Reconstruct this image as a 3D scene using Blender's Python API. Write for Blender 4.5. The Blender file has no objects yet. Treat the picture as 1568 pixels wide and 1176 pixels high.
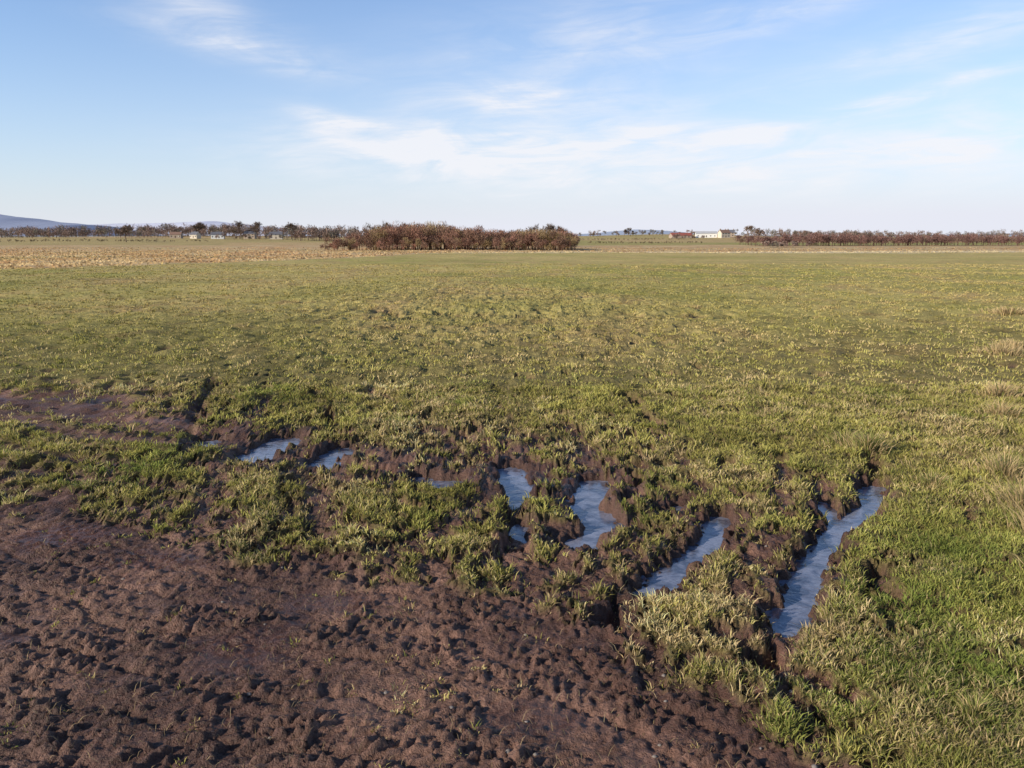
import bpy, math, numpy as np
from mathutils import Vector
R = math.radians
rng = np.random.RandomState(7)
scene = bpy.context.scene

# ------------------------------------------------------------------ noise
_perm = np.random.RandomState(3).permutation(256)
_perm = np.concatenate([_perm, _perm, _perm])
_ga = np.random.RandomState(4).rand(256) * 2 * np.pi
_gx, _gy = np.cos(_ga), np.sin(_ga)
_r1, _r2 = np.random.RandomState(5).rand(256), np.random.RandomState(6).rand(256)
def pn(x, y):
    xi = np.floor(x).astype(np.int64); yi = np.floor(y).astype(np.int64)
    xf = x - xi; yf = y - yi
    u = xf*xf*xf*(xf*(xf*6-15)+10); v = yf*yf*yf*(yf*(yf*6-15)+10)
    xi &= 255; yi &= 255; x1 = (xi+1) & 255; y1 = (yi+1) & 255
    def g(a, b, dx, dy):
        k = _perm[_perm[a]+b]
        return _gx[k]*dx+_gy[k]*dy
    n00 = g(xi, yi, xf, yf); n10 = g(x1, yi, xf-1, yf)
    n01 = g(xi, y1, xf, yf-1); n11 = g(x1, y1, xf-1, yf-1)
    a = n00+u*(n10-n00); b = n01+u*(n11-n01)
    return (a+v*(b-a))*1.45
def fbm(x, y, o=3, gain=.5):
    s = 0; a = 1; t = 0
    for i in range(o):
        s = s+a*pn(x*2**i+17.3*i, y*2**i+5.7*i); t += a; a *= gain
    return s/t*1.25
def cell(x, y):
    """cellular noise: distance to nearest point and a random value of that cell"""
    xi = np.floor(x).astype(np.int64); yi = np.floor(y).astype(np.int64)
    best = np.full(x.shape, 9.); val = np.zeros(x.shape)
    for dx in (-1,0,1):
        for dy in (-1,0,1):
            k = _perm[_perm[(xi+dx)&255]+((yi+dy)&255)]
            d = np.hypot(xi+dx+_r1[k]-x, yi+dy+_r2[k]-y); b = d < best
            best = np.where(b, d, best); val = np.where(b, _r1[255-k], val)
    return best, val
def ss(a, b, x):
    t = np.clip((x-a)/(b-a), 0, 1); return t*t*(3-2*t)
def lerp(a, b, t): return a+(b-a)*t

# ------------------------------------------------------------------ features (metres, x right, y ahead)
WATER = -0.045
PUDDLES = [
  [([(1.24,3.38),(1.45,3.76),(1.74,4.28),(1.98,4.6),(2.34,5.02),(2.54,5.42)], .10), ([(1.95,4.62),(2.04,5.05)], .065)],
  [([(.68,3.72),(.89,4.02),(1.14,4.4),(1.30,4.75)], .09)],
  [([(.38,4.35),(.60,4.66)], .11), ([(.56,4.68),(.46,5.0),(.60,5.5)], .12)],
  [([(.07,5.1),(.01,5.5),(.0,5.85)], .11)],
  [([(.03,4.52),(.04,4.62)], .07)],
  [([(-2.07,6.15),(-1.97,6.75)], .14)],
  [([(-1.50,6.0),(-1.40,6.4)], .13)],
  [([(-2.62,6.5),(-2.56,6.7)], .10)],
  [([(-.66,5.6),(-.42,5.5)], .10)],
  [([(1.0,4.9),(1.06,4.96)], .07)],
  [([(2.83,4.75),(2.84,4.85)], .04)],
]
# dry ruts: points, half width, depth
RUTS = [
  ([(.0,5.8),(-.02,6.9),(-.13,8.0)], .055, .075),
  ([(-.85,3.9),(-.64,4.02),(-.41,4.5),(-.19,5.0),(-.1,5.4)], .06, .08),
  ([(-1.05,4.3),(-1.15,4.6),(-1.4,5.4),(-1.71,6.2),(-1.9,7.2)], .06, .07),
  ([(-1.8,4.4),(-1.94,4.85),(-2.24,6.05),(-2.62,8.3)], .06, .065),
  ([(-6.2,9.1),(-5.2,8.3),(-3.87,7.4),(-3.2,7.1),(-2.3,6.9)], .10, .085),
  ([(-6.2,8.2),(-4.7,7.4),(-3.6,6.7),(-2.9,6.5)], .09, .075),
  ([(-6.3,7.3),(-4.9,6.8),(-3.7,6.1),(-2.9,5.8)], .06, .06),
  ([(-5.2,6.3),(-3.6,5.7),(-2.4,5.3),(-1.3,4.8),(-.5,4.25)], .045, .065),
  ([(-3.4,6.2),(-2.2,5.75),(-1.2,5.3),(-.4,4.7)], .045, .06),
  ([(-.4,6.3),(-.9,7.5),(-1.6,8.9)], .05, .06), ([(-1.5,6.8),(-2.2,8.7)], .05, .06), ([(-3.0,7.4),(-3.5,9.2)], .06, .055),
  ([(.48,7.6),(.54,6.9),(.60,6.0),(.62,5.5)], .055, .06),
  ([(1.25,8.5),(1.28,7.4),(1.3,6.2),(1.29,5.05),(1.31,4.7)], .05, .06),
  ([(.95,3.2),(1.14,3.69),(1.4,4.15),(1.63,4.6),(1.9,5.4),(2.1,6.1)], .055, .055),
  ([(.05,3.72),(.31,4.12),(.36,4.35)], .07, .065),
  ([(.0,4.0),(.03,4.5),(.06,5.1)], .06, .06),
  ([(.45,3.35),(.66,3.69)], .08, .055),
  ([(1.0,2.9),(1.22,3.35)], .08, .055),
  ([(2.04,5.05),(2.2,5.6)], .06, .055),
  ([(2.56,5.42),(2.75,5.9)], .06, .05),
  ([(-.7,5.6),(-1.4,5.95)], .07, .06),
  ([(.75,5.0),(.95,5.8),(1.0,6.8)], .045, .06), ([(-.3,5.9),(-.35,7.2)], .045, .06), ([(1.62,3.2),(1.9,3.9)], .05, .045),
]
TRACKS = [  # faint wheel marks in the turf
  [(-12,10.5),(-6,14.2),(-1,16.2),(4,16.4),(9,14.6),(14,11.0)], [(-13,12),(-6.5,15.8),(-1,17.9),(4,18.1),(9.5,16.2),(15,12.4)],
  [(-16,17),(-7,21.6),(0,23.4),(7,22.9),(16,18)], [(-16,19.4),(-7,24),(0,26),(7,25.4),(17,20)],
  [(0,7.5),(-.2,10),(-.2,13),(.6,20),(3,32)], [(1.3,8),(1.4,10.5),(1.6,14),(2.6,20),(5.4,32)],
  [(-2.5,8),(-3.4,11),(-5.5,16),(-9,24)], [(-3.5,9),(-4.7,12),(-7.2,17),(-11,25)], [(2.4,6),(3.4,8.5),(5.2,12.5),(8.5,19)], [(3.1,6),(4.3,8.5),(6.4,12.5),(10,19)],
  [(-30,30),(-10,38),(10,40),(34,34)], [(-32,33),(-10,42),(10,44),(36,38)]]
BX = np.array([-14,-8,-6,-3.4,-2.37,-1.6,-1.15,-.63,-.2,.22,.45,.73,.9,1.1,1.6,2.2,3,6])
BY = np.array([7.0,6.2,5.7,5.1,4.6,4.12,3.98,3.92,3.69,3.35,3.12,2.78,2.5,2.3,1.6,.5,-1,-6])
ZONES = [ # x,y,sx,sy,amp
  (-5.0,8.3,1.7,1.0,.56),(-3.6,7.3,1.3,.8,.36),(-2.6,6.6,1.0,.6,.28),(-1.5,6.1,.9,.55,.34),(-.5,5.6,.8,.5,.30),
  (.35,5.2,.7,.9,.21),(1.1,4.9,.7,.9,.23),(.2,4.2,.6,.6,.22),(1.3,3.9,.45,.8,.22),(.8,6.2,1.1,.8,.18),(-.3,6.4,.9,.7,.22),
  (1.9,5.0,.4,.7,.14),(-1.4,4.7,.7,.6,.20),(-3.3,5.6,1.6,.35,.18),(1.1,3.0,.35,.5,.18),(.5,3.7,.5,.5,.20),(-2.6,5.0,1.0,.4,.16),(0,7.2,1.6,.8,.12),
  (2.2,3.7,.5,.5,.14),(2.0,2.9,.4,.4,.12),(2.9,6.3,1.0,.7,.08)]
hr = np.random.RandomState(21)
HOLES = []
for i in range(280):
    y = math.exp(hr.uniform(math.log(5.8), math.log(34))); x = hr.uniform(-.75, .65)*y
    HOLES.append((x, y, hr.uniform(.035,.085)*(1+y*.03), hr.uniform(.03,.07)))
for i in range(44):
    HOLES.append((hr.uniform(-4.6,5), 18.6+hr.normal()*.8, hr.uniform(.14,.26), .09))
for (x,y) in [(-1.6,8.7),(-2.04,9),(-2.8,8.9),(1.25,8.4),(2.05,6.0),(.5,7.6),(-2.4,10),(1.9,6.9),(-8.6,24),(-8.0,24.5),(-8.3,23.6),(-11.8,26),(-12.2,25.4)]:
    HOLES.append((x, y, .12 if y<12 else .28, .10))

def segdist(x, y, pts):
    d = np.full(x.shape, 1e9)
    for (x0,y0),(x1,y1) in zip(pts[:-1], pts[1:]):
        dx, dy = x1-x0, y1-y0; L = dx*dx+dy*dy
        t = np.clip(((x-x0)*dx+(y-y0)*dy)/L, 0, 1)
        d = np.minimum(d, np.hypot(x-x0-t*dx, y-y0-t*dy))
    return d

def puddle_d(x, y, idx=None):
    d = np.full(x.shape, 9.)
    for i, grp in enumerate(PUDDLES):
        if idx is not None and i != idx: continue
        for pts, w in grp:
            d = np.minimum(d, segdist(x, y, pts)-w)
    return d

def track_mask(x, y):
    m = np.zeros(x.shape); s = (y > 5)&(y < 50)&(np.abs(x) < 40)
    if not s.any(): return m
    xs, ys = x[s], y[s]; v = np.zeros(xs.shape)
    br = .25+.75*ss(-.35, .25, fbm(xs*.5+3, ys*.4, 2)); wob = .12*pn(xs*.9, ys*.9)+.05*pn(xs*4, ys*4)
    for t in TRACKS:
        w = .10+.006*ys
        v = np.maximum(v, (1-ss(.6*w, 1.7*w, segdist(xs, ys, t)+wob))*br)
    m[s] = v*.75; return m

def wetness(x, y):
    w = .75*ss(.16, .50, fbm(x*1.5+5, y*2.1+11, 4))
    w = np.maximum(w, .9*(1-ss(.12, .42, np.hypot((x+2.6), (y-4.4)*1.6)+.12*pn(x*5, y*5))))
    return w

def far_height(x, y):
    t = (np.sqrt((y-10)**2+16)+(y-10))/2
    z = -np.minimum(.0143*t, 4.9)
    z = z + ss(7, 25, y)*.12*fbm(x/9, y/7, 2) + ss(60, 300, y)*.4*fbm(x/90, y/60, 2)
    z = z + 7.5*np.exp(-((x-235)/190)**2-((y-1180)/260)**2)
    z = z + 5.5*np.exp(-((x+420)/330)**2-((y-1150)/330)**2)
    return z

def near_fields(x, y):
    """height, mud mask, puddle distance for near points"""
    wx = x+.05*pn(x*3, y*3+9)+.025*pn(x*9, y*9+2); wy = y+.05*pn(x*3+31, y*3)+.025*pn(x*9+4, y*9+7)
    yb = np.interp(wx, BX, BY)
    e = wy-yb+.40*fbm(x*3.3, y*3.3, 4, .68)
    main = 1-ss(-.12, .12, e)
    bias = np.full(x.shape, -.13)
    for zx, zy, sx, sy, a in ZONES:
        bias += a*np.exp(-((x-zx)/sx)**2-((y-zy)/sy)**2)
    bias += .34*np.exp(-(np.clip(e,0,9)/.45)**2)
    bias -= ss(8, 12, y)*.22
    n = fbm(wx*6.8, wy*5.4+3, 4, .66)
    M = ss(.10, .26, bias+.80*n)
    h_r = np.zeros(x.shape); rm = np.zeros(x.shape)
    en = .035*pn(x*9, y*9)+.028*pn(x*23, y*23)
    for pts, w, dep in RUTS:
        p = np.array(pts)
        sel = (x > p[:,0].min()-.5)&(x < p[:,0].max()+.5)&(y > p[:,1].min()-.5)&(y < p[:,1].max()+.5)
        if not sel.any(): continue
        d = segdist(wx[sel], wy[sel], pts)+en[sel]*1.7
        prof = 1-ss(.25*w, 1.6*w, d)
        mod = .5+.7*ss(-.4, .4, pn(x[sel]*2.2+7, y[sel]*2.2))
        if w < .056: mod = 1.2*ss(-.2, .3, pn(x[sel]*2.6+7, y[sel]*2.6))
        h_r[sel] = np.minimum(h_r[sel], -dep*prof*mod)
        lip = .018*np.exp(-((d-1.7*w)/(.5*w))**2)*min(1, dep/.05)
        h_r[sel] = np.where(prof < .05, np.maximum(h_r[sel], lip), h_r[sel])
        rm[sel] = np.maximum(rm[sel], (1-ss(.7*w, 1.4*w+.02, d+.13*n[sel]))*min(1, dep/.055)*np.clip(mod+.2, 0, 1))
    for hx, hy, r, dep in HOLES:
        sel = (np.abs(x-hx) < 2*r+.1)&(np.abs(y-hy) < 2*r+.1)
        if not sel.any(): continue
        d = np.hypot((x[sel]-hx), (y[sel]-hy)*1.1)+en[sel]
        h_r[sel] -= dep*(1-ss(.4*r, 1.2*r, d))
        rm[sel] = np.maximum(rm[sel], .9*(1-ss(.6*r, 1.1*r, d)))
    M = np.maximum(np.maximum(M, main), rm)
    # relief
    lump = fbm(x*7+3, y*7, 4, .6)
    big = fbm(x*1.6, y*1.6, 2)
    h = (1-M)*(.038+.022*n) + .013*lump + .025*big*(1-.6*main)
    h += (1-main)*.030*fbm(wx*3.1+50, wy*3.1, 2)*(1+1.1*ss(7,14,y))
    # churned clods between the tufts
    nr = y < 12
    cd = np.full(x.shape, .4); cv = np.full(x.shape, .5); cd2 = np.full(x.shape, .4); cd3 = np.full(x.shape, .4); cv3 = np.full(x.shape, .5)
    if nr.any():
        a, b = x[nr]*.72-y[nr]*.69, x[nr]*.69+y[nr]*.72     # along / across the gateway curve
        wv = .8*pn(x[nr]*5, y[nr]*5)+.35*pn(x[nr]*21, y[nr]*21)
        cd[nr], cv[nr] = cell(a*33+wv, b*15+wv)             # elongated tread clods
        cd2[nr], _ = cell(x[nr]*48+wv, y[nr]*46)
        cd3[nr], cv3[nr] = cell(x[nr]*15+wv, y[nr]*14-wv)
    cone = lambda d, r: np.clip(1-d/r, 0, 1)
    h += M*(1-main)*(.026*cone(cd3,.75)*(.3+cv3)+.014*cone(cd2,.6)-.014)
    dd = (yb-wy)*.72; tt = (x*.72-y*.69)
    dd2 = dd+.05*pn(x*1.7, y*1.7); k = np.floor(dd2/.21); f = dd2/.21-k
    ph = tt/.060+np.abs(f-.5)*2.2*np.where(k%2 == 0, 1, -1)+k*.37+1.1*pn(x*4, y*4+40)
    lug = ss(.45, .9, .5+.5*np.sin(ph*2*np.pi))
    lm = ss(-.35, .15, fbm(x*2.4+9, y*2.4, 2))
    act = .45+.55*ss(-.3, .3, fbm(x*2.6, y*2.6+70, 3))
    wt = 1-.62*wetness(x, y)
    h += main*wt*(lm*.013*lug*(.2+cv)+act*(.030*cone(cd,.68)*ss(.25,.85,cv)+.008*cone(cd3,.7)*cv3+.012*cone(cd2,.55))-.012*ss(.34,.5,np.abs(f-.5)))
    h += h_r
    pd = puddle_d(x, y)+en*1.6
    t = 1-ss(-.05, .05, pd)
    ring = (pd > .0)&(pd < .13)
    h = np.where(ring, np.maximum(h, WATER+.014+.010*lump), h)
    h = lerp(h, WATER-.03+.012*lump, t)
    M = np.maximum(M, 1-ss(.005, .07, pd+.18*n))
    return h, M, pd, main, n, cv

def full(x, y):
    shp = x.shape; x = x.ravel(); y = y.ravel()
    z = far_height(x, y)
    M = np.zeros(x.shape); PD = np.full(x.shape, 9.); MA = np.zeros(x.shape)
    sel = (y < 40)&(y > -5)&(np.abs(x) < 32)
    h, m, pd, ma, n, cv = near_fields(x[sel], y[sel])
    w = 1-ss(30, 40, y[sel])
    z[sel] += h*w; M[sel] = m*w; PD[sel] = pd; MA[sel] = ma
    return z.reshape(shp), M.reshape(shp), PD.reshape(shp), MA.reshape(shp)

def region_color(x, y):
    """colour of the turf seen from a distance, plus rough-grass mask"""
    n1 = fbm(x*.25, y*.12, 3); n2 = fbm(x*.035, y*.02+8, 3); n3 = fbm(x*1.1, y*.8, 2)
    g = np.array([.36,.325,.095]); yl = np.array([.54,.42,.165]); br = np.array([.43,.28,.13])
    t = np.clip(.42+.65*n1+.7*n2+ss(15,120,y)*.3, 0, 1)[:,None]
    c = g*(1-t)+yl*t
    t = (ss(.0, .8, n3+.7*n1)*.6)[:,None]; c = c*(1-t)+br*t
    c = c*(1-.34*track_mask(x, y))[:,None]
    yr = np.interp(x, [-400,-36,-27,-20,26,600], [46,56,92,185,225,230])*(1+.10*n2+.03*n3)
    rough = ss(.90, 1.12, y/yr)
    oc = np.array([.52,.33,.17]); st = np.array([.60,.45,.245]); ol = np.array([.42,.33,.145])
    t = ss(-.3,.4,fbm(x*.06,y*.05+3,3))[:,None]
    rc = oc*(1-t)+st*t
    t = ss(0,.5,fbm(x*.02+7,y*.045,3))[:,None]*.6; rc = rc*(1-t)+ol*t
    edge = (ss(.95,1.0,y/yr)*(1-ss(1.15,1.35,y/yr)))[:,None]*ss(-30,10,x)[:,None]
    rc = rc*(1-edge)+np.array([.72,.58,.36])*edge
    c = c*(1-rough[:,None])+rc*rough[:,None]
    # further fields
    f1 = ss(520, 560, y+20*n2)[:,None]
    cl = np.floor((x+.35*y)/190)+3*np.floor(y/230); hs = (np.sin(cl*12.98)*43758.5)%1
    hs = np.where(x < -120, hs*.5+.5, hs)
    fc = np.stack([lerp(.31,.54,hs), lerp(.30,.37,hs), lerp(.09,.19,hs)], 1)
    c = c*(1-f1)+fc*f1
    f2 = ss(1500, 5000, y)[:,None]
    c = c*(1-f2)+np.array([.36,.38,.38])*f2  # distance haze painted into the ground colour as a fade to grey
    return c, rough

# ------------------------------------------------------------------ mesh helper
def make_mesh(name, V, F, mat, col=None, smooth=False, link=True, extra=None):
    V = np.asarray(V, dtype=np.float32); F = np.asarray(F, dtype=np.int32)
    me = bpy.data.meshes.new(name); k = F.shape[1]
    me.vertices.add(len(V)); me.vertices.foreach_set("co", V.ravel())
    me.loops.add(F.size); me.loops.foreach_set("vertex_index", F.ravel())
    me.polygons.add(len(F)); me.polygons.foreach_set("loop_start", np.arange(0, F.size, k, dtype=np.int32))
    if smooth: me.polygons.foreach_set("use_smooth", np.ones(len(F), dtype=bool))
    me.update(calc_edges=True)
    if col is not None:
        c = np.asarray(col, dtype=np.float32)
        if c.shape[1] == 3: c = np.concatenate([c, np.ones((len(c),1), np.float32)], 1)
        a = me.attributes.new("Col", 'FLOAT_COLOR', 'POINT'); a.data.foreach_set("color", c.ravel())
    if extra:
        for k2, v in extra.items():
            a = me.attributes.new(k2, 'FLOAT', 'POINT'); a.data.foreach_set("value", np.asarray(v, np.float32))
    me.materials.append(mat)
    ob = bpy.data.objects.new(name, me)
    if link: scene.collection.objects.link(ob)
    return ob

# ------------------------------------------------------------------ materials
def newmat(name):
    m = bpy.data.materials.new(name); m.use_nodes = True
    nt = m.node_tree; nt.nodes.clear()
    return m, nt, nt.nodes, nt.links
def mth(nt, op, a, b=None, c=None, clamp=False):
    n = nt.nodes.new('ShaderNodeMath'); n.operation = op; n.use_clamp = clamp
    for i, v in enumerate((a, b, c)):
        if v is None: continue
        if isinstance(v, (int, float)): n.inputs[i].default_value = v
        else: nt.links.new(v, n.inputs[i])
    return n.outputs[0]
def noise(nt, vec, scale, detail=3, rough=.55, dist=0):
    n = nt.nodes.new('ShaderNodeTexNoise'); n.inputs['Scale'].default_value = scale
    n.inputs['Detail'].default_value = detail; n.inputs['Roughness'].default_value = rough
    n.inputs['Distortion'].default_value = dist
    if vec is not None: nt.links.new(vec, n.inputs['Vector'])
    return n.outputs['Fac']
def mrange(nt, v, a, b, c, d):
    n = nt.nodes.new('ShaderNodeMapRange'); n.inputs[1].default_value = a; n.inputs[2].default_value = b
    n.inputs[3].default_value = c; n.inputs[4].default_value = d; nt.links.new(v, n.inputs[0]); return n.outputs[0]
def mix(nt, f, a, b, mode='MIX'):
    n = nt.nodes.new('ShaderNodeMix'); n.data_type = 'RGBA'; n.blend_type = mode
    for s, v in ((n.inputs[0], f), (n.inputs[6], a), (n.inputs[7], b)):
        if isinstance(v, (int, float)): s.default_value = v
        elif isinstance(v, tuple): s.default_value = (*v, 1) if len(v) == 3 else v
        else: nt.links.new(v, s)
    return n.outputs[2]

def ground_material():
    m, nt, N, L = newmat("ground_turf_and_mud")
    tc = N.new('ShaderNodeTexCoord'); P = tc.outputs['Object']
    at = N.new('ShaderNodeAttribute'); at.attribute_name = "Col"
    mu = N.new('ShaderNodeAttribute'); mu.attribute_name = "mud"
    we = N.new('ShaderNodeAttribute'); we.attribute_name = "wet"
    n1 = noise(nt, P, 2.2, 4, .65); n2 = noise(nt, P, 50, 3, .7); n3 = noise(nt, P, .12, 5, .7)
    k = mth(nt, 'MULTIPLY', mrange(nt, n1, .25, .75, .70, 1.3), mrange(nt, n2, .25, .75, .55, 1.45))
    k = mth(nt, 'MULTIPLY', k, mrange(nt, n3, .3, .7, .80, 1.2))
    vm = N.new('ShaderNodeVectorMath'); vm.operation = 'SCALE'
    L.new(at.outputs['Color'], vm.inputs[0]); L.new(k, vm.inputs['Scale'])
    bs = N.new('ShaderNodeBsdfPrincipled')
    L.new(vm.outputs[0], bs.inputs['Base Color'])
    wet = mth(nt, 'MULTIPLY', mu.outputs['Fac'], mrange(nt, we.outputs['Fac'], 0, 1, .62, 1.0))
    rr = mth(nt, 'ADD', mrange(nt, wet, .0, 1, 1.0, .26), mth(nt, 'MULTIPLY', n2, .10))
    L.new(rr, bs.inputs['Roughness'])
    L.new(mrange(nt, mu.outputs['Fac'], 0, 1, .1, .45), bs.inputs['Specular IOR Level'])
    b1 = N.new('ShaderNodeBump'); b1.inputs['Distance'].default_value = .020
    L.new(mrange(nt, wet, .6, 1, 1.0, .6), b1.inputs['Strength'])
    L.new(noise(nt, P, 65, 4, .7), b1.inputs['Height'])
    b2 = N.new('ShaderNodeBump'); b2.inputs['Strength'].default_value = .7; b2.inputs['Distance'].default_value = .14
    hh = mth(nt, 'MULTIPLY', n1, mth(nt, 'SUBTRACT', 1.0, mu.outputs['Fac']))
    L.new(hh, b2.inputs['Height']); L.new(b1.outputs[0], b2.inputs['Normal'])
    L.new(b2.outputs[0], bs.inputs['Normal'])
    o = N.new('ShaderNodeOutputMaterial'); L.new(bs.outputs[0], o.inputs[0]); return m

def leaf_material(name, trans=.3, rough=.6):
    m, nt, N, L = newmat(name)
    at = N.new('ShaderNodeAttribute'); at.attribute_name = "Col"
    o = N.new('ShaderNodeOutputMaterial')
    d = N.new('ShaderNodeBsdfDiffuse'); L.new(at.outputs['Color'], d.inputs[0])
    if trans > 0:
        t = N.new('ShaderNodeBsdfTranslucent'); L.new(at.outputs['Color'], t.inputs[0])
        mx = N.new('ShaderNodeMixShader'); mx.inputs[0].default_value = trans
        L.new(d.outputs[0], mx.inputs[1]); L.new(t.outputs[0], mx.inputs[2]); L.new(mx.outputs[0], o.inputs[0])
    else: L.new(d.outputs[0], o.inputs[0])
    return m

def ice_material():
    m, nt, N, L = newmat("puddle_ice")
    tc = N.new('ShaderNodeTexCoord'); P = tc.outputs['Object']
    n = noise(nt, P, 6, 6, .65, .6); n2 = noise(nt, P, 30, 3, .5, 1.0)
    f = mth(nt, 'MULTIPLY', mrange(nt, n, .42, .58, 0, 1), mrange(nt, n2, .3, .6, .5, 1))
    bs = N.new('ShaderNodeBsdfPrincipled')
    L.new(mix(nt, f, (.08,.09,.13), (.27,.29,.38)), bs.inputs['Base Color'])
    L.new(mrange(nt, f, 0, 1, .05, .24), bs.inputs['Roughness'])
    bs.inputs['IOR'].default_value = 1.5; bs.inputs['Specular IOR Level'].default_value = .9
    b = N.new('ShaderNodeBump'); b.inputs['Strength'].default_value = .4; b.inputs['Distance'].default_value = .01
    L.new(noise(nt, P, 11, 4, .6, 1.2), b.inputs['Height']); L.new(b.outputs[0], bs.inputs['Normal'])
    o = N.new('ShaderNodeOutputMaterial'); L.new(bs.outputs[0], o.inputs[0]); return m

def plain(name, c, rough=.8, var=.25, scale=.8):
    m, nt, N, L = newmat(name)
    tc = N.new('ShaderNodeTexCoord'); f = noise(nt, tc.outputs['Object'], scale, 4, .6)
    bs = N.new('ShaderNodeBsdfPrincipled'); bs.inputs['Roughness'].default_value = rough
    L.new(mix(nt, f, tuple(v*(1-var) for v in c), tuple(min(1, v*(1+var)) for v in c)), bs.inputs['Base Color'])
    o = N.new('ShaderNodeOutputMaterial'); L.new(bs.outputs[0], o.inputs[0]); return m

# ------------------------------------------------------------------ ground sheet
def axis_x():
    a = list(np.arange(0, 2.6, .0095)); s = .0095; v = a[-1]
    while v < 14000:
        s = s*1.024
        v += s; a.append(v)
    a = np.array(a); return np.concatenate([-a[:0:-1], a])
def axis_y():
    a = list(np.arange(-30, -1, 1.5))+list(np.arange(-1, 1.7, .12)); v = 1.7
    while v < 16000:
        a.append(v); v += (.0034*v if v < 4.6 else .0088*v)
    return np.array(a)
ax, ay = axis_x(), axis_y()
X, Y = np.meshgrid(ax, ay); nx, ny = len(ax), len(ay)
Z, M, PD, MA = full(X, Y)
xf, yf, Mf, PDf, MAf = X.ravel(), Y.ravel(), M.ravel(), PD.ravel(), MA.ravel()
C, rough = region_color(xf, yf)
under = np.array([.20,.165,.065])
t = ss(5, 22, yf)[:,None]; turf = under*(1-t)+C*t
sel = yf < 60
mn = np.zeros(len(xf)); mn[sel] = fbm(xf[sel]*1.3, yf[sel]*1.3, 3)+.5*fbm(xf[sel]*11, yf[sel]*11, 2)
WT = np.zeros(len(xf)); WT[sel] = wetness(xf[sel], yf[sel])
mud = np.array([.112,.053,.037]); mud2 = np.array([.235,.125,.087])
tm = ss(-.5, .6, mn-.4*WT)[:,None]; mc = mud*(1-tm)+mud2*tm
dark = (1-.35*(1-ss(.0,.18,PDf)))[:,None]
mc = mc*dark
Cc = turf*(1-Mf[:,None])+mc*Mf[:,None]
i = np.arange((nx-1)*(ny-1)); r = i//(nx-1); c_ = i % (nx-1); a0 = r*nx+c_
F = np.stack([a0, a0+1, a0+nx+1, a0+nx], 1)
gm = ground_material()
make_mesh("ground", np.stack([xf, yf, Z.ravel()], 1), F, gm, Cc, True, extra={"mud": Mf, "wet": WT})

# ------------------------------------------------------------------ ice on the puddles
ice = ice_material(); s = .02
for k, grp in enumerate(PUDDLES):
    pts = np.array([p for g in grp for p in g[0]])
    gx = np.arange(pts[:,0].min()-.3, pts[:,0].max()+.3, s); gy = np.arange(pts[:,1].min()-.3, pts[:,1].max()+.3, s)
    GX, GY = np.meshgrid(gx, gy); cx, cy = GX[:-1,:-1]+s/2, GY[:-1,:-1]+s/2
    ok = (puddle_d(cx, cy, k) < .10).ravel()
    idx = np.arange(cx.size)[ok]; w = len(gx); a0 = (idx//(w-1))*w+idx % (w-1)
    F = np.stack([a0, a0+1, a0+w+1, a0+w], 1); u, inv = np.unique(F.ravel(), return_inverse=True)
    V = np.stack([GX.ravel(), GY.ravel(), np.full(GX.size, WATER)+far_height(GX.ravel(), GY.ravel()).mean()], 1)[u]
    make_mesh("frozen_puddle", V, inv.reshape(-1,4), ice, None, True)

# ------------------------------------------------------------------ grass blades
def blades(px, py, pz, h, w, az, ldir, lean, col, root=.62):
    n = len(px)
    sx, sy = np.cos(az)*w/2, np.sin(az)*w/2
    lx, ly = np.cos(ldir), np.sin(ldir)
    def at(f, k, wf):
        ox = px+lx*lean*h*k; oy = py+ly*lean*h*k; oz = pz+h*f*np.sqrt(np.clip(1-(lean*.75)**2, .08, 1))
        return ox, oy, oz, wf
    V = np.zeros((n,5,3), np.float32)
    V[:,0] = np.stack([px-sx, py-sy, pz-.01], 1); V[:,1] = np.stack([px+sx, py+sy, pz-.01], 1)
    ox, oy, oz, _ = at(.6, .4, 1)
    V[:,2] = np.stack([ox+sx*.8, oy+sy*.8, oz], 1); V[:,3] = np.stack([ox-sx*.8, oy-sy*.8, oz], 1)
    ox, oy, oz, _ = at(.95, 1.0, 0)
    V[:,4] = np.stack([ox, oy, oz], 1)
    b = np.arange(n)*5
    F = np.stack([b,b+1,b+2, b,b+2,b+3, b+3,b+2,b+4], 1).reshape(-1,3)
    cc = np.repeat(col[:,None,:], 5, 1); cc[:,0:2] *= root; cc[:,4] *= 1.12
    return V.reshape(-1,3), F, np.clip(cc.reshape(-1,3), 0, .8)

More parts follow.
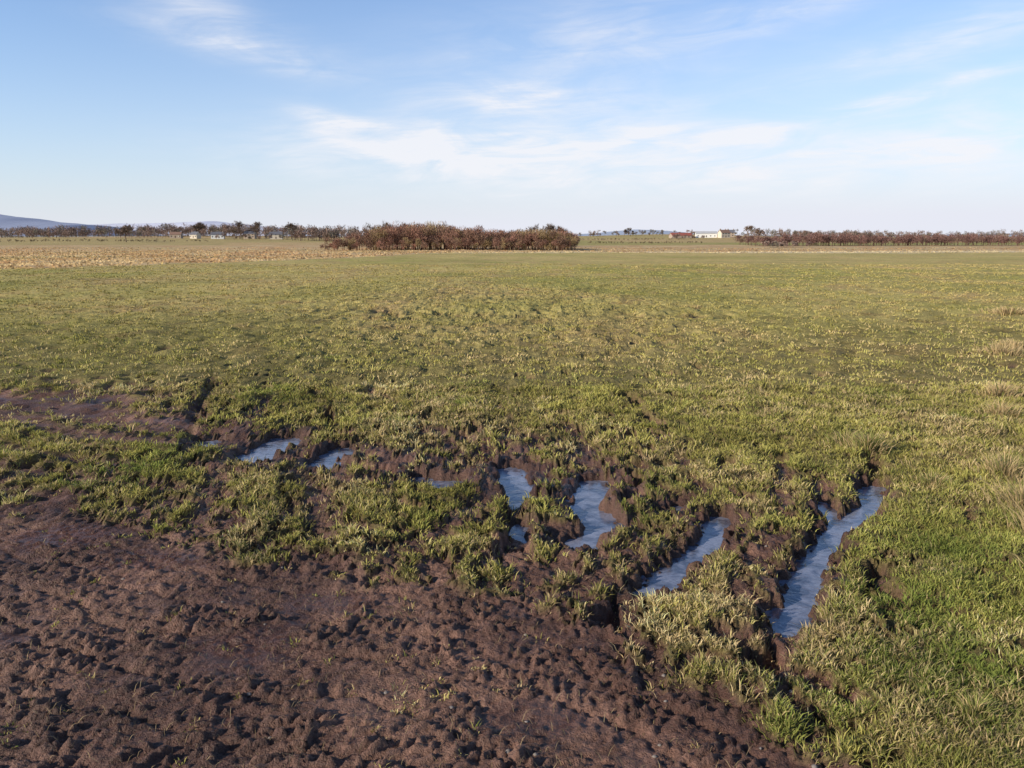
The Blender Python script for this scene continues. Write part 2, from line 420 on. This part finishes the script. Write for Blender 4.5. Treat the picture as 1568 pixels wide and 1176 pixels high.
def tufts(nT, K, y0, y1, seed):
    q = np.random.RandomState(seed)
    ty = np.exp(q.uniform(math.log(y0), math.log(y1), nT)); tx = q.uniform(-1,1,nT)*(.72*ty+.9)
    _, m, pd, ma = full(tx, ty)
    n = fbm(tx*1.2, ty*1.2, 2); tk = track_mask(tx, ty)
    keep = q.rand(nT) < np.where(ma > .5, .006+.05*ss(.4,.7,n), ((1-m)**1.5+.05)*(1-.35*tk))
    keep &= pd > .01
    _, rgh = region_color(tx, ty)
    keep &= (rgh < .7)
    tx, ty, m, ma, tk = tx[keep], ty[keep], m[keep], ma[keep], tk[keep]; nT = len(tx)
    size = q.uniform(.5, 1.4, nT)*(1+.5*fbm(tx*2.7, ty*2.7, 2))*np.where(m > .5, .65, 1)*(1-.4*tk)*(.82+.18*ss(3.5,7,ty))
    near_r = ss(1.2,2.2,tx)*(1-ss(4,6,ty))
    strawT = np.clip(.40+.5*fbm(tx*.6, ty*.5, 2)+.45*fbm(tx*3, ty*3, 2)+.13*ss(5,25,ty)+.10*m+q.normal(0,.12,nT)-.16*near_r, 0, 1)
    greenT = ss(-.1,1,fbm(tx*.9+20, ty*.9, 2)+.4*fbm(tx*5,ty*5,2))+.4*near_r+.12*(1-ss(4,7,ty))
    brite = (1+.5*fbm(tx*1.7+9, ty*1.3, 3))*(1-.30*tk)
    T = np.repeat(np.arange(nT), K); n = len(T)
    lod = 1+ty[T]*.045
    rad = np.abs(q.normal(0, 1, n))*.027*size[T]*lod*1.1; a = q.uniform(0, 2*np.pi, n)
    px = tx[T]+rad*np.cos(a); py = ty[T]+rad*np.sin(a)
    pz, pm, pdd, _ = full(px, py)
    fy = ss(6, 22, ty[T])[:,None]
    h = q.uniform(.016, .050, n)*size[T]*(1+ty[T]*.006); w = q.uniform(.0022, .0038, n)*(.70+.25*ty[T])
    w = np.maximum(w, .0010*ty[T])
    lean = np.clip(q.uniform(.4, 1.3, n), 0, 1.28); ldir = a+q.normal(0, .6, n)
    st = np.clip(strawT[T]+q.normal(0, .22, n), 0, 1); gr = np.clip(greenT[T]+q.normal(0,.25,n), 0, 1)
    green = np.array([.225,.265,.062]); yg = np.array([.45,.40,.115]); straw = np.array([.68,.51,.27])
    g = gr[:,None]; c = yg*(1-g)+green*g
    t = ss(.35, .9, st)[:,None]; c = c*(1-t)+straw*t
    c *= (q.uniform(.72, 1.28, n)*np.clip(brite[T],.5,1.5))[:,None]
    reg, _ = region_color(tx, ty); c = c*(1-.7*fy)+reg[T]*.92*.7*fy*q.uniform(.75,1.3,n)[:,None]
    k = pdd > -.01
    px,py,pz,h,w,lean,ldir,c = [v[k] for v in (px,py,pz,h,w,lean,ldir,c)]
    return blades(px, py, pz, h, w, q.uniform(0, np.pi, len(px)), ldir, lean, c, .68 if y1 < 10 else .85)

def rushes(seed):
    q = np.random.RandomState(seed)
    S = [(2.8,6.1,.20,.18,.4),(2.72,6.35,.16,.16,.5),(3.0,4.35,.24,.2,.75),(3.2,4.8,.26,.22,.8),(3.5,5.5,.22,.2,.75),(2.75,3.75,.2,.18,.7),(4.6,7.4,.2,.2,.8),
         (5.2,8.4,.2,.24,.85),(7.1,11.5,.2,.4,.9),(7.7,12.2,.18,.4,.9),(11.5,18.6,.25,.6,.95),(12.6,19.3,.25,.6,.95),(2.9,5.3,.12,.14,.4),(1.65,2.6,.08,.10,.25)]
    out = []
    for x, y, hh, r, st in S:
        n = 420; rad = np.abs(q.normal(0,.5,n))*r; a = q.uniform(0, 2*np.pi, n)
        px, py = x+rad*np.cos(a), y+rad*np.sin(a); pz = full(px, py)[0]
        h = hh*q.uniform(.3, 1.1, n)*(1-.4*np.clip(rad/r,0,1))
        w = np.maximum(q.uniform(.0025,.0045,n), .0010*y)
        g = (q.rand(n) > st)[:,None]
        c = np.where(g, np.array([.32,.32,.10]), np.array([.62,.46,.24]))*q.uniform(.7,1.2,n)[:,None]
        out.append(blades(px, py, pz, h, w, q.uniform(0,np.pi,n), a+q.normal(0,.5,n), q.uniform(.3,1.1,n), c))
    return out

def combine(parts):
    V, F, C2 = [], [], []; o = 0
    for v, f, c in parts:
        V.append(v); F.append(f+o); C2.append(c); o += len(v)
    return np.concatenate(V), np.concatenate(F), np.concatenate(C2)

gmat = leaf_material("grass_blades", .25); fmat = leaf_material("grass_blades_matt", 0)
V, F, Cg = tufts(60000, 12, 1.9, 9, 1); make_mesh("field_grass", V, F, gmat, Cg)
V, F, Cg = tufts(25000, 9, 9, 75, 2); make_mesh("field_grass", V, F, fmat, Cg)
V, F, Cg = combine(rushes(5)); make_mesh("rush_tussocks", V, F, gmat, Cg)

# far rough grass: tan clumps where the rough grazing starts
def rough_clumps(seed, n):
    q = np.random.RandomState(seed)
    y = np.exp(q.uniform(math.log(50), math.log(430), n)); x = q.uniform(-.85, .85, n)*y
    c, r = region_color(x, y); k = r > q.uniform(.2,.9,n); x, y, c = x[k], y[k], c[k]; n = len(x)
    z = full(x, y)[0]; h = q.uniform(.05, .20, n)*(1+y/400); w = q.uniform(.08,.2,n)*(1+y/120)
    c = c*q.uniform(.65, 1.0, n)[:,None]
    return blades(x, y, z, h, w, q.uniform(-.5,.5,n), q.uniform(0,6.28,n), q.uniform(.1,.8,n), c, .95)
V, F, Cg = rough_clumps(8, 40000); make_mesh("rough_grass", V, F, fmat, Cg)

# loose straw and stones on the mud
q = np.random.RandomState(12)
n = 5200; py = np.exp(q.uniform(math.log(2), math.log(6), n)); px = q.uniform(-1,1,n)*(.75*py+.6)
pz, m_, pd_, ma_ = full(px, py); k = (m_ > .5)&(pd_ > .03); px, py, pz = px[k], py[k], pz[k]; n = len(px)
v, f, c = blades(px, py, pz+.010, q.uniform(.012,.040,n), q.uniform(.0018,.0032,n), q.uniform(0,6.28,n), q.uniform(0,6.28,n), q.uniform(1.1,1.32,n),
                 np.array([.45,.33,.19])*q.uniform(.5,1.1,n)[:,None])
make_mesh("loose_straw", v, f, gmat, c)
stm = plain("pebble_stone", (.20,.17,.15), .7, .4, 40)
n = 60; py = np.exp(q.uniform(math.log(2), math.log(5.5), n)); px = q.uniform(-.9,1.2,n)*py*.6
pz, m_, pd_, ma_ = full(px, py)
SV, SF = [], []; base = np.array([[1,0,0],[-1,0,0],[0,1,0],[0,-1,0],[0,0,1],[0,0,-1]], float)
tri = [(0,2,4),(2,1,4),(1,3,4),(3,0,4),(2,0,5),(1,2,5),(3,1,5),(0,3,5)]
o = 0
for j in range(n):
    if m_[j] < .5 or pd_[j] < .03: continue
    sc = q.uniform(.005, .012); ff = []
    V0 = list(base); cache = {}
    def mid(a, b):
        key = (min(a,b), max(a,b))
        if key not in cache:
            p = V0[a]+V0[b]; V0.append(p/np.linalg.norm(p)); cache[key] = len(V0)-1
        return cache[key]
    for a, b, c in tri:
        ab, bc, ca = mid(a,b), mid(b,c), mid(c,a)
        ff += [(a,ab,ca),(ab,b,bc),(ca,bc,c),(ab,bc,ca)]
    A = np.array(V0)*np.array([1, q.uniform(.6,1), q.uniform(.45,.8)])*sc*(1+q.uniform(-.18,.18,(len(V0),1)))
    SV.append(A+np.array([px[j], py[j], pz[j]+sc*.25])); SF.append(np.array(ff)+o); o += len(A)
make_mesh("pebbles", np.concatenate(SV), np.concatenate(SF), stm)

# ------------------------------------------------------------------ trees
tmat = leaf_material("bare_twigs", .0, .9)
def prism(p0, p1, r0, r1, k=5):
    p0 = np.array(p0, float); p1 = np.array(p1, float); d = p1-p0; d /= np.linalg.norm(d)+1e-9
    a = np.cross(d, [0.3,.9,.1]); a /= np.linalg.norm(a); b = np.cross(d, a)
    th = np.arange(k)*2*np.pi/k
    ring = np.cos(th)[:,None]*a+np.sin(th)[:,None]*b
    V = np.concatenate([p0+ring*r0, p1+ring*r1]); j = np.arange(k); j1 = (j+1) % k
    F = np.concatenate([np.stack([j,j1,j1+k],1), np.stack([j,j1+k,j+k],1)])
    return V, F
def sliver(P, D, L, W, col, q):
    n = len(P); S = q.normal(0,1,(n,3)); S -= (S*D).sum(1)[:,None]*D; S /= np.linalg.norm(S,axis=1)[:,None]+1e-9
    V = np.stack([P-S*W[:,None]/2, P+S*W[:,None]/2, P+D*L[:,None]], 1).reshape(-1,3)
    F = np.arange(n*3).reshape(-1,3)
    return V, F, np.repeat(col, 3, 0)
def bare_tree(base, H, spread, seed, ntw=9, tw=.05, col=(.13,.085,.06), depth=4, trunk=.12):
    q = np.random.RandomState(seed); parts = []; ends = []
    col = np.array(col); tc = col*.8
    def grow(p, d, L, r, lev):
        p1 = p+d*L; v, f = prism(p, p1, r, r*.65, 6 if lev == 0 else 4)
        parts.append((v, f, np.tile(tc, (len(v),1))))
        if lev >= depth: ends.append((p1, d)); return
        if lev >= depth-1: ends.append((p+d*L*.6, d))
        for i in range(q.randint(3, 5)):
            nd = d*.75+q.normal(0, .55, 3)*np.array([spread, spread, .55]); nd[2] += .12
            nd /= np.linalg.norm(nd); grow(p1, nd, L*q.uniform(.6, .85), r*.6, lev+1)
    grow(np.array(base, float), np.array([q.normal()*.04, q.normal()*.04, 1.]), H*.24, H*trunk*.22, 0)
    E = np.array([e[0] for e in ends]); D = np.array([e[1] for e in ends])
    E = np.repeat(E, ntw, 0); D = np.repeat(D, ntw, 0)+q.normal(0, .6, (len(E),3)); D /= np.linalg.norm(D,axis=1)[:,None]
    n = len(E); parts.append(sliver(E, D, q.uniform(.05,.12,n)*H, np.full(n, tw), col*q.uniform(.7,1.35,n)[:,None], q))
    V, F, C2 = combine(parts)
    zz = V[:,2].max()-base[2]; V = np.array(base)+(V-np.array(base))*(H/zz)
    return V, F, C2
def gz(x, y): return float(far_height(np.array([float(x)]), np.array([float(y)]))[0])
for j, (x, y, H, sp, col) in enumerate([
      (-331,700,17,1.25,(.18,.13,.10)), (-300,900,21,1.1,(.17,.12,.09)), (-278,900,20,1.1,(.17,.12,.09)), (-243,900,20,.8,(.18,.13,.10)),
      (-74,460,15.5,1.1,(.18,.125,.09)), (14,470,14,1.0,(.16,.11,.08)), (25,480,14.5,1.1,(.16,.11,.08)), (260,900,16,1.0,(.24,.165,.12)),
      (278,920,13,1.0,(.20,.135,.10)), (152,1050,12,1.0,(.15,.11,.09)), (-355,920,19,1.1,(.17,.12,.09)), (-57,455,14.5,1.0,(.18,.125,.09))]):
    V, F, C2 = bare_tree((x, y, gz(x,y)-.2), H, sp, 100+j, 10, .11 if y < 600 else .20, col)
    make_mesh("bare_tree", V, F, tmat, C2)

def tree_mass(name, centers, H, seed, ns=260, tw=.16, cols=((.20,.10,.07),(.13,.075,.055)), low=0.1, lf=1.0):
    q = np.random.RandomState(seed); parts = []
    cols = np.array(cols)
    for (x, y), h0 in zip(centers, H):
        z0 = gz(x, y); h = h0*q.uniform(.85, 1.1); w = h*q.uniform(.30, .45)
        v, f = prism((x,y,z0-.3), (x+q.normal()*.3,y,z0+h*.75), h*.02, h*.008, 4)
        base = cols[q.randint(len(cols))]*q.uniform(.75,1.2)
        parts.append((v, f, np.tile(base*.7, (len(v),1))))
        nl = 5; lc = np.stack([q.normal(0,.4,nl)*w, q.normal(0,.4,nl)*w, q.uniform(.3,.82,nl)*h], 1); k = q.randint(0, nl, ns)
        o = q.normal(0,1,(ns,3)); o /= np.linalg.norm(o,axis=1)[:,None]; rr = q.rand(ns)**.5
        P = lc[k]+o*rr[:,None]*np.array([w*.55,w*.55,h*.18]); P[:,2] = np.clip(P[:,2], h*low*q.rand(ns), h*.93)
        D = P/np.linalg.norm(P,axis=1)[:,None]*.4+o*.5+np.array([0,0,.55])+q.normal(0,.25,(ns,3)); D /= np.linalg.norm(D,axis=1)[:,None]
        P += np.array([x,y,z0])
        parts.append(sliver(P, D, q.uniform(.06,.15,ns)*h*lf, np.full(ns,tw)*q.uniform(.6,1.6,ns), base*q.uniform(.65,1.4,ns)[:,None], q))
    V, F, C2 = combine(parts); make_mesh(name, V, F, tmat, C2)

q = np.random.RandomState(31)
# central wood
cs, hs = [], []
for j in range(420):
    x = q.uniform(-72, 29); y = q.uniform(350, 410)-6*abs(math.sin(x*.09)); e = min(1, (x+78)/14)*min(1,(33-x)/6)
    top = np.interp(x, [-70,-60,-48,-35,-22,-8,5,20,30], [8.8,10.4,12.2,12.4,10.2,9.4,9.0,9.6,8.6])
    cs.append((x, y)); hs.append((top+q.uniform(-.9,.9))*(.65+.35*e)*.95)
for j in range(110):   # scrub on the near edge
    x = q.uniform(-80, 24); cs.append((x, q.uniform(334,350))); hs.append(q.uniform(3,6.5))
tree_mass("winter_woodland", cs, hs, 41, 400, .17, ((.33,.175,.125),(.26,.145,.105),(.31,.22,.115),(.22,.135,.095)), lf=.7)
# right wood
cs = [(q.uniform(150, 440), q.uniform(500, 545)) for j in range(500)]
hs = [7.0+q.uniform(-.7,.9)+.6*math.sin(c[0]*.07) for c in cs]
tree_mass("winter_shelterbelt", cs, hs, 42, 180, .28, ((.22,.125,.105),(.18,.105,.09)), lf=.8)
# distant tree lines
cs, hs = [], []
def row(x0, x1, y0, y1, n, h0, h1):
    for j in range(n):
        t = q.rand(); cs.append((x0+(x1-x0)*t, q.uniform(y0, y1))); hs.append(q.uniform(h0, h1))
row(-1250,-700, 1300,1400, 240, 15,21); row(-760,-380, 1150,1230, 170, 11,19); row(-480,-150, 1000,1080, 210, 10,18)
row(-300,-180, 820,860, 30, 5,10); row(-215,-90, 780,830, 90, 10,15); row(-560,-380, 900,960, 40, 7,13)
row(-60, 150, 1500,1530, 40, 3,6); row(90, 330, 1060,1090, 60, 4,9); row(300,460,1000,1060,50,7,12)
row(500, 1350, 1500,1600, 240, 11,18); row(170,215,880,900,8,4,7); row(330,620,980,1020,80,7,11)
row(135,165,440,470,24,2.5,4.5)
row(600,1400,3000,3100,160,10,20); row(-1800,-900,2500,2600,160,12,20)
tree_mass("distant_trees", cs, hs, 43, 120, .6, ((.23,.175,.15),(.26,.185,.15),(.19,.165,.13),(.24,.165,.14)))
# low field hedges
cs, hs = [], []
row(-600,-260,700,704,170,1.8,3.0); row(60,150,640,644,60,1.5,2.4); row(-900,-300,960,966,220,2.4,3.8); row(60,190,860,864,60,2,3)
tree_mass("distant_hedgerows", cs, hs, 44, 40, .4, ((.22,.165,.11),(.20,.155,.10)), lf=1.3)

# ------------------------------------------------------------------ buildings
wm = {"white": plain("white_render",(.80,.78,.74),.8,.06), "stone": plain("stone_wall",(.38,.30,.23)), "cream": plain("cream_render",(.62,.54,.43),.8,.1)}
rm_ = {"slate": plain("slate_roof",(.14,.14,.16)), "red": plain("red_sheet_roof",(.33,.10,.075)), "tile": plain("brown_tile_roof",(.25,.15,.11)), "grey": plain("cement_roof",(.45,.45,.46))}
glass = plain("window_glass",(.03,.035,.045),.15); door = plain("door_paint",(.08,.05,.04)); trim = plain("chimney_stone",(.28,.2,.15))
def box(name, x0,x1,y0,y1,z0,z1, mat, parent):
    V = [(x,y,z) for z in (z0,z1) for x,y in ((x0,y0),(x1,y0),(x1,y1),(x0,y1))]
    F = [(3,2,1,0),(4,5,6,7),(0,1,5,4),(1,2,6,5),(2,3,7,6),(3,0,4,7)]
    o = make_mesh(name, V, F, mat); o.parent = parent; return o
def house(name, x, y, w, d, h, rh, wall, roof, rot=0, chim=1, nwin=4, storeys=1, zoff=0):
    e = bpy.data.objects.new(name, None); scene.collection.objects.link(e)
    e.location = (x, y, gz(x,y)+zoff-.3); e.rotation_euler = (0,0,R(rot))
    hw, hd = w/2, d/2; b0 = -zoff-1
    V = [(-hw,-hd,b0),(hw,-hd,b0),(hw,hd,b0),(-hw,hd,b0),(-hw,-hd,h),(hw,-hd,h),(hw,hd,h),(-hw,hd,h),(-hw,0,h+rh),(hw,0,h+rh)]
    me = bpy.data.meshes.new("walls"); me.from_pydata(V, [], [(0,1,5,4),(2,3,7,6),(1,2,6,9,5),(3,0,4,8,7)]); me.materials.append(wm[wall])
    o = bpy.data.objects.new("walls", me); scene.collection.objects.link(o); o.parent = e
    ov = .4; k = rh/hd; t = .22
    V = []
    for sx in (-1,1):
        X0 = sx*(hw+ov)
        V += [(X0,-hd-ov,h-k*ov+.02),(X0,0,h+rh+.02),(X0,hd+ov,h-k*ov+.02),(X0,-hd-ov,h-k*ov+t),(X0,0,h+rh+t),(X0,hd+ov,h-k*ov+t)]
    Fq = [(0,1,7,6),(1,2,8,7),(3,9,10,4),(4,10,11,5),(0,6,9,3),(2,5,11,8),(0,3,4,1),(1,4,5,2),(6,7,10,9),(7,8,11,10)]
    me = bpy.data.meshes.new("roof"); me.from_pydata(V, [], Fq); me.materials.append(rm_[roof])
    o = bpy.data.objects.new("roof", me); scene.collection.objects.link(o); o.parent = e
    for s in range(storeys):
        for i in range(nwin):
            cx = -hw+w*(i+.5)/nwin; z = .9+s*2.7
            if s == 0 and i == nwin//2: box("door", cx-.55,cx+.55,-hd-.05,-hd+.1,.3,2.4, door, e)
            else: box("window", cx-.6,cx+.6,-hd-.04,-hd+.1,z+.3,z+1.6, glass, e)
    for i in range(chim):
        cx = (-hw+.8) if i == 0 else hw-.8
        box("chimney", cx-.5,cx+.5,-.45,.45,h+rh-.5,h+rh+1.3, trim, e)
    return e
house("red_roofed_barn", 196, 950, 24, 12, 3.4, 3.0, "stone", "red", 8, 0, 3, 1)
house("white_farm_building", 228, 960, 24, 9, 4.6, 2.4, "white", "grey", -6, 0, 5, 1, .5)
house("farmhouse", 247, 952, 12, 8, 5.6, 3.2, "cream", "tile", 20, 2, 3, 2, .5)
house("farmhouse", 262, 985, 11, 8, 5.4, 3.0, "stone", "slate", -10, 2, 3, 2, .5)
house("white_cottage", -317, 880, 13, 8, 4.0, 2.8, "white", "slate", 12, 2, 4, 1, .8)
house("white_cottage", -345, 890, 9, 7, 3.8, 2.8, "cream", "slate", -20, 1, 3, 1, .8)
house("stone_cottage", -290, 905, 12, 8, 5.0, 2.8, "stone", "slate", 0, 2, 3, 2, .8)
house("stone_cottage", -254, 880, 13, 8, 4.8, 2.8, "cream", "slate", 10, 1, 3, 2, .6)
house("stone_cottage", -372, 905, 12, 8, 3.8, 2.6, "stone", "tile", 6, 1, 3, 1, .8)

# ------------------------------------------------------------------ distant hills
def hill(name, az0, az1, dist, prof, col, seed):
    """ridge with real depth; prof: list of (fraction, height)"""
    n, kx = 26, 160
    t = np.linspace(0, 1, kx); x = dist*np.tan(R(az0)+(R(az1)-R(az0))*t)
    hgt = np.interp(t, [p[0] for p in prof], [p[1] for p in prof])
    hgt = hgt*(1+.05*fbm(t*14+seed, t*0+seed, 3))
    u = np.linspace(0, 1, n); U, HH = np.meshgrid(u, hgt, indexing='ij'); _, XX = np.meshgrid(u, x, indexing='ij')
    YY = dist-1500+3000*U; ZZ = -12+(HH+12)*np.sin(np.pi*U)**.8+6*fbm(XX/500, YY/300, 3)*np.sin(np.pi*U)
    V = np.stack([XX.ravel(), YY.ravel(), ZZ.ravel()], 1)
    i = np.arange((n-1)*(kx-1)); a0 = (i//(kx-1))*kx+i % (kx-1)
    F = np.stack([a0, a0+1, a0+kx+1, a0+kx], 1)
    make_mesh(name, V, F, plain("moorland_haze_tint_"+str(seed), col, 1, .10, .002), None, True)  # aerial haze is painted in: col is a pale blue base colour
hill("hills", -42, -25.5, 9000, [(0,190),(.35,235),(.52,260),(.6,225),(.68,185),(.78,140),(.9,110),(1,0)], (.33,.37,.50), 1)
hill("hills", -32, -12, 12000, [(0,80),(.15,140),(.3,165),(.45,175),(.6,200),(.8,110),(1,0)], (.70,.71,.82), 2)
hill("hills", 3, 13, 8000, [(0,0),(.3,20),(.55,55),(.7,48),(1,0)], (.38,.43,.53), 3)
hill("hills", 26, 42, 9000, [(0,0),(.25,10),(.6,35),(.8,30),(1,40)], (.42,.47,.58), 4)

# ------------------------------------------------------------------ sun + sky
SE, SA = 23., math.atan2(-.86, -.46)     # elevation deg, azimuth from +Y clockwise
sd = Vector((math.sin(SA)*math.cos(R(SE)), math.cos(SA)*math.cos(R(SE)), math.sin(R(SE))))
sl = bpy.data.lights.new("sun", 'SUN'); sl.energy = 5.0; sl.angle = R(.5); sl.color = (1, .89, .73)
so = bpy.data.objects.new("sun", sl); scene.collection.objects.link(so)
so.rotation_euler = (-sd).to_track_quat('-Z', 'Y').to_euler()

w = bpy.data.worlds.new("World"); scene.world = w; w.use_nodes = True
nt = w.node_tree; nt.nodes.clear(); N, L = nt.nodes, nt.links
sky = N.new('ShaderNodeTexSky'); sky.sky_type = 'NISHITA'; sky.sun_disc = False
sky.sun_elevation = R(SE); sky.sun_rotation = SA % (2*math.pi); sky.air_density = 1.0; sky.dust_density = .6; sky.ozone_density = 1.4
tc = N.new('ShaderNodeTexCoord'); sp = N.new('ShaderNodeSeparateXYZ'); L.new(tc.outputs['Generated'], sp.inputs[0])
az = mth(nt, 'MULTIPLY', mth(nt, 'ARCTAN2', sp.outputs[0], sp.outputs[1]), 57.2958)
el = mth(nt, 'MULTIPLY', mth(nt, 'ARCSINE', sp.outputs[2]), 57.2958)
cb = N.new('ShaderNodeCombineXYZ'); L.new(mth(nt,'MULTIPLY',az,.08), cb.inputs[0]); L.new(mth(nt,'MULTIPLY',el,.28), cb.inputs[1])
w1 = noise(nt, cb.outputs[0], 1.6, 6, .58, .8)
cb2 = N.new('ShaderNodeCombineXYZ')
L.new(mth(nt,'ADD',mth(nt,'MULTIPLY',az,.12),mth(nt,'MULTIPLY',el,.25)), cb2.inputs[0])
L.new(mth(nt,'SUBTRACT',mth(nt,'MULTIPLY',el,1.0),mth(nt,'MULTIPLY',az,.10)), cb2.inputs[1])
w2 = noise(nt, cb2.outputs[0], 1.0, 6, .62, .7)
SP = [ # az, el, size_az, size_el, tilt, amp
 (-17,11.6,6,1.0,-.16,1.3),(-20,14,4,1.5,-.3,.9),(1,9.0,4.5,.8,-.03,1.5),(-12,7.6,2.6,.5,-.14,1.3),(-6,5.4,10,1.6,-.02,2.3),(3,6.0,12,2.8,0,1.5),
 (7.3,6.2,2.6,.32,.24,2.2),(16,6.6,4.2,.6,.08,1.6),(24,8.1,3.4,.45,.2,1.9),(29,9.3,3.5,.35,.15,.8),(30,6.0,8,2.0,.05,1.5),(6,12.5,11,3.0,.12,.8),(18,4.3,15,1.8,.03,1.7),(28,11.5,10,1.3,.2,1.0),(17,13.5,9,.8,.15,.7)]
tot = None
for a, e, sa, se, tl, am in SP:
    da = mth(nt,'SUBTRACT',az,a); de = mth(nt,'SUBTRACT',el,e)
    p = mth(nt,'MULTIPLY',da,1/sa); r_ = mth(nt,'MULTIPLY', mth(nt,'SUBTRACT',de,mth(nt,'MULTIPLY',da,tl)), 1/se)
    g = mth(nt,'EXPONENT', mth(nt,'MULTIPLY', mth(nt,'ADD',mth(nt,'MULTIPLY',p,p),mth(nt,'MULTIPLY',r_,r_)), -1.0))
    g = mth(nt,'MULTIPLY',g,am); tot = g if tot is None else mth(nt,'ADD',tot,g)
wisp = mth(nt,'MULTIPLY', mrange(nt,w1,.32,.70,.08,1), mrange(nt,w2,.30,.70,.25,1.05))
cl = mth(nt,'MULTIPLY',tot,wisp,clamp=True); cl = mth(nt,'MULTIPLY',cl,.85)
# the low sky is brighter than the zenith, haze towards the horizon
elp = mth(nt, 'MAXIMUM', el, 0.0)
boost = mrange(nt, elp, 15, 50, 1.0, .40)
skyc = mix(nt, 1.0, sky.outputs[0], (1.12,1.47,1.92), 'MULTIPLY')
vm = N.new('ShaderNodeVectorMath'); vm.operation = 'SCALE'; L.new(skyc, vm.inputs[0]); L.new(boost, vm.inputs['Scale'])
hz = mth(nt,'EXPONENT', mth(nt,'MULTIPLY', elp, -1/6.8))
azh = mth(nt, 'MULTIPLY', mrange(nt, az, -34, 20, .0, .24), mrange(nt, elp, 0, 26, 1.0, 0))
hzf = mth(nt, 'ADD', mth(nt,'MULTIPLY',hz,.92), azh, clamp=True)
c1 = mix(nt, hzf, vm.outputs[0], (8.0,8.2,9.1))
c2 = mix(nt, cl, c1, (9.2,9.2,9.6))
bg = N.new('ShaderNodeBackground'); L.new(c2, bg.inputs[0]); bg.inputs[1].default_value = .10
o = N.new('ShaderNodeOutputWorld'); L.new(bg.outputs[0], o.inputs[0])

# ------------------------------------------------------------------ camera
cam = bpy.data.cameras.new("camera"); cam.sensor_width = 36; cam.lens = 28.24; cam.clip_start = .05; cam.clip_end = 40000
co = bpy.data.objects.new("camera", cam); scene.collection.objects.link(co)
co.location = (0, 0, 1.7); co.rotation_euler = (R(79.5), 0, 0); scene.camera = co
scene.view_settings.view_transform = 'Standard'; scene.view_settings.look = 'None'; scene.view_settings.exposure = 0
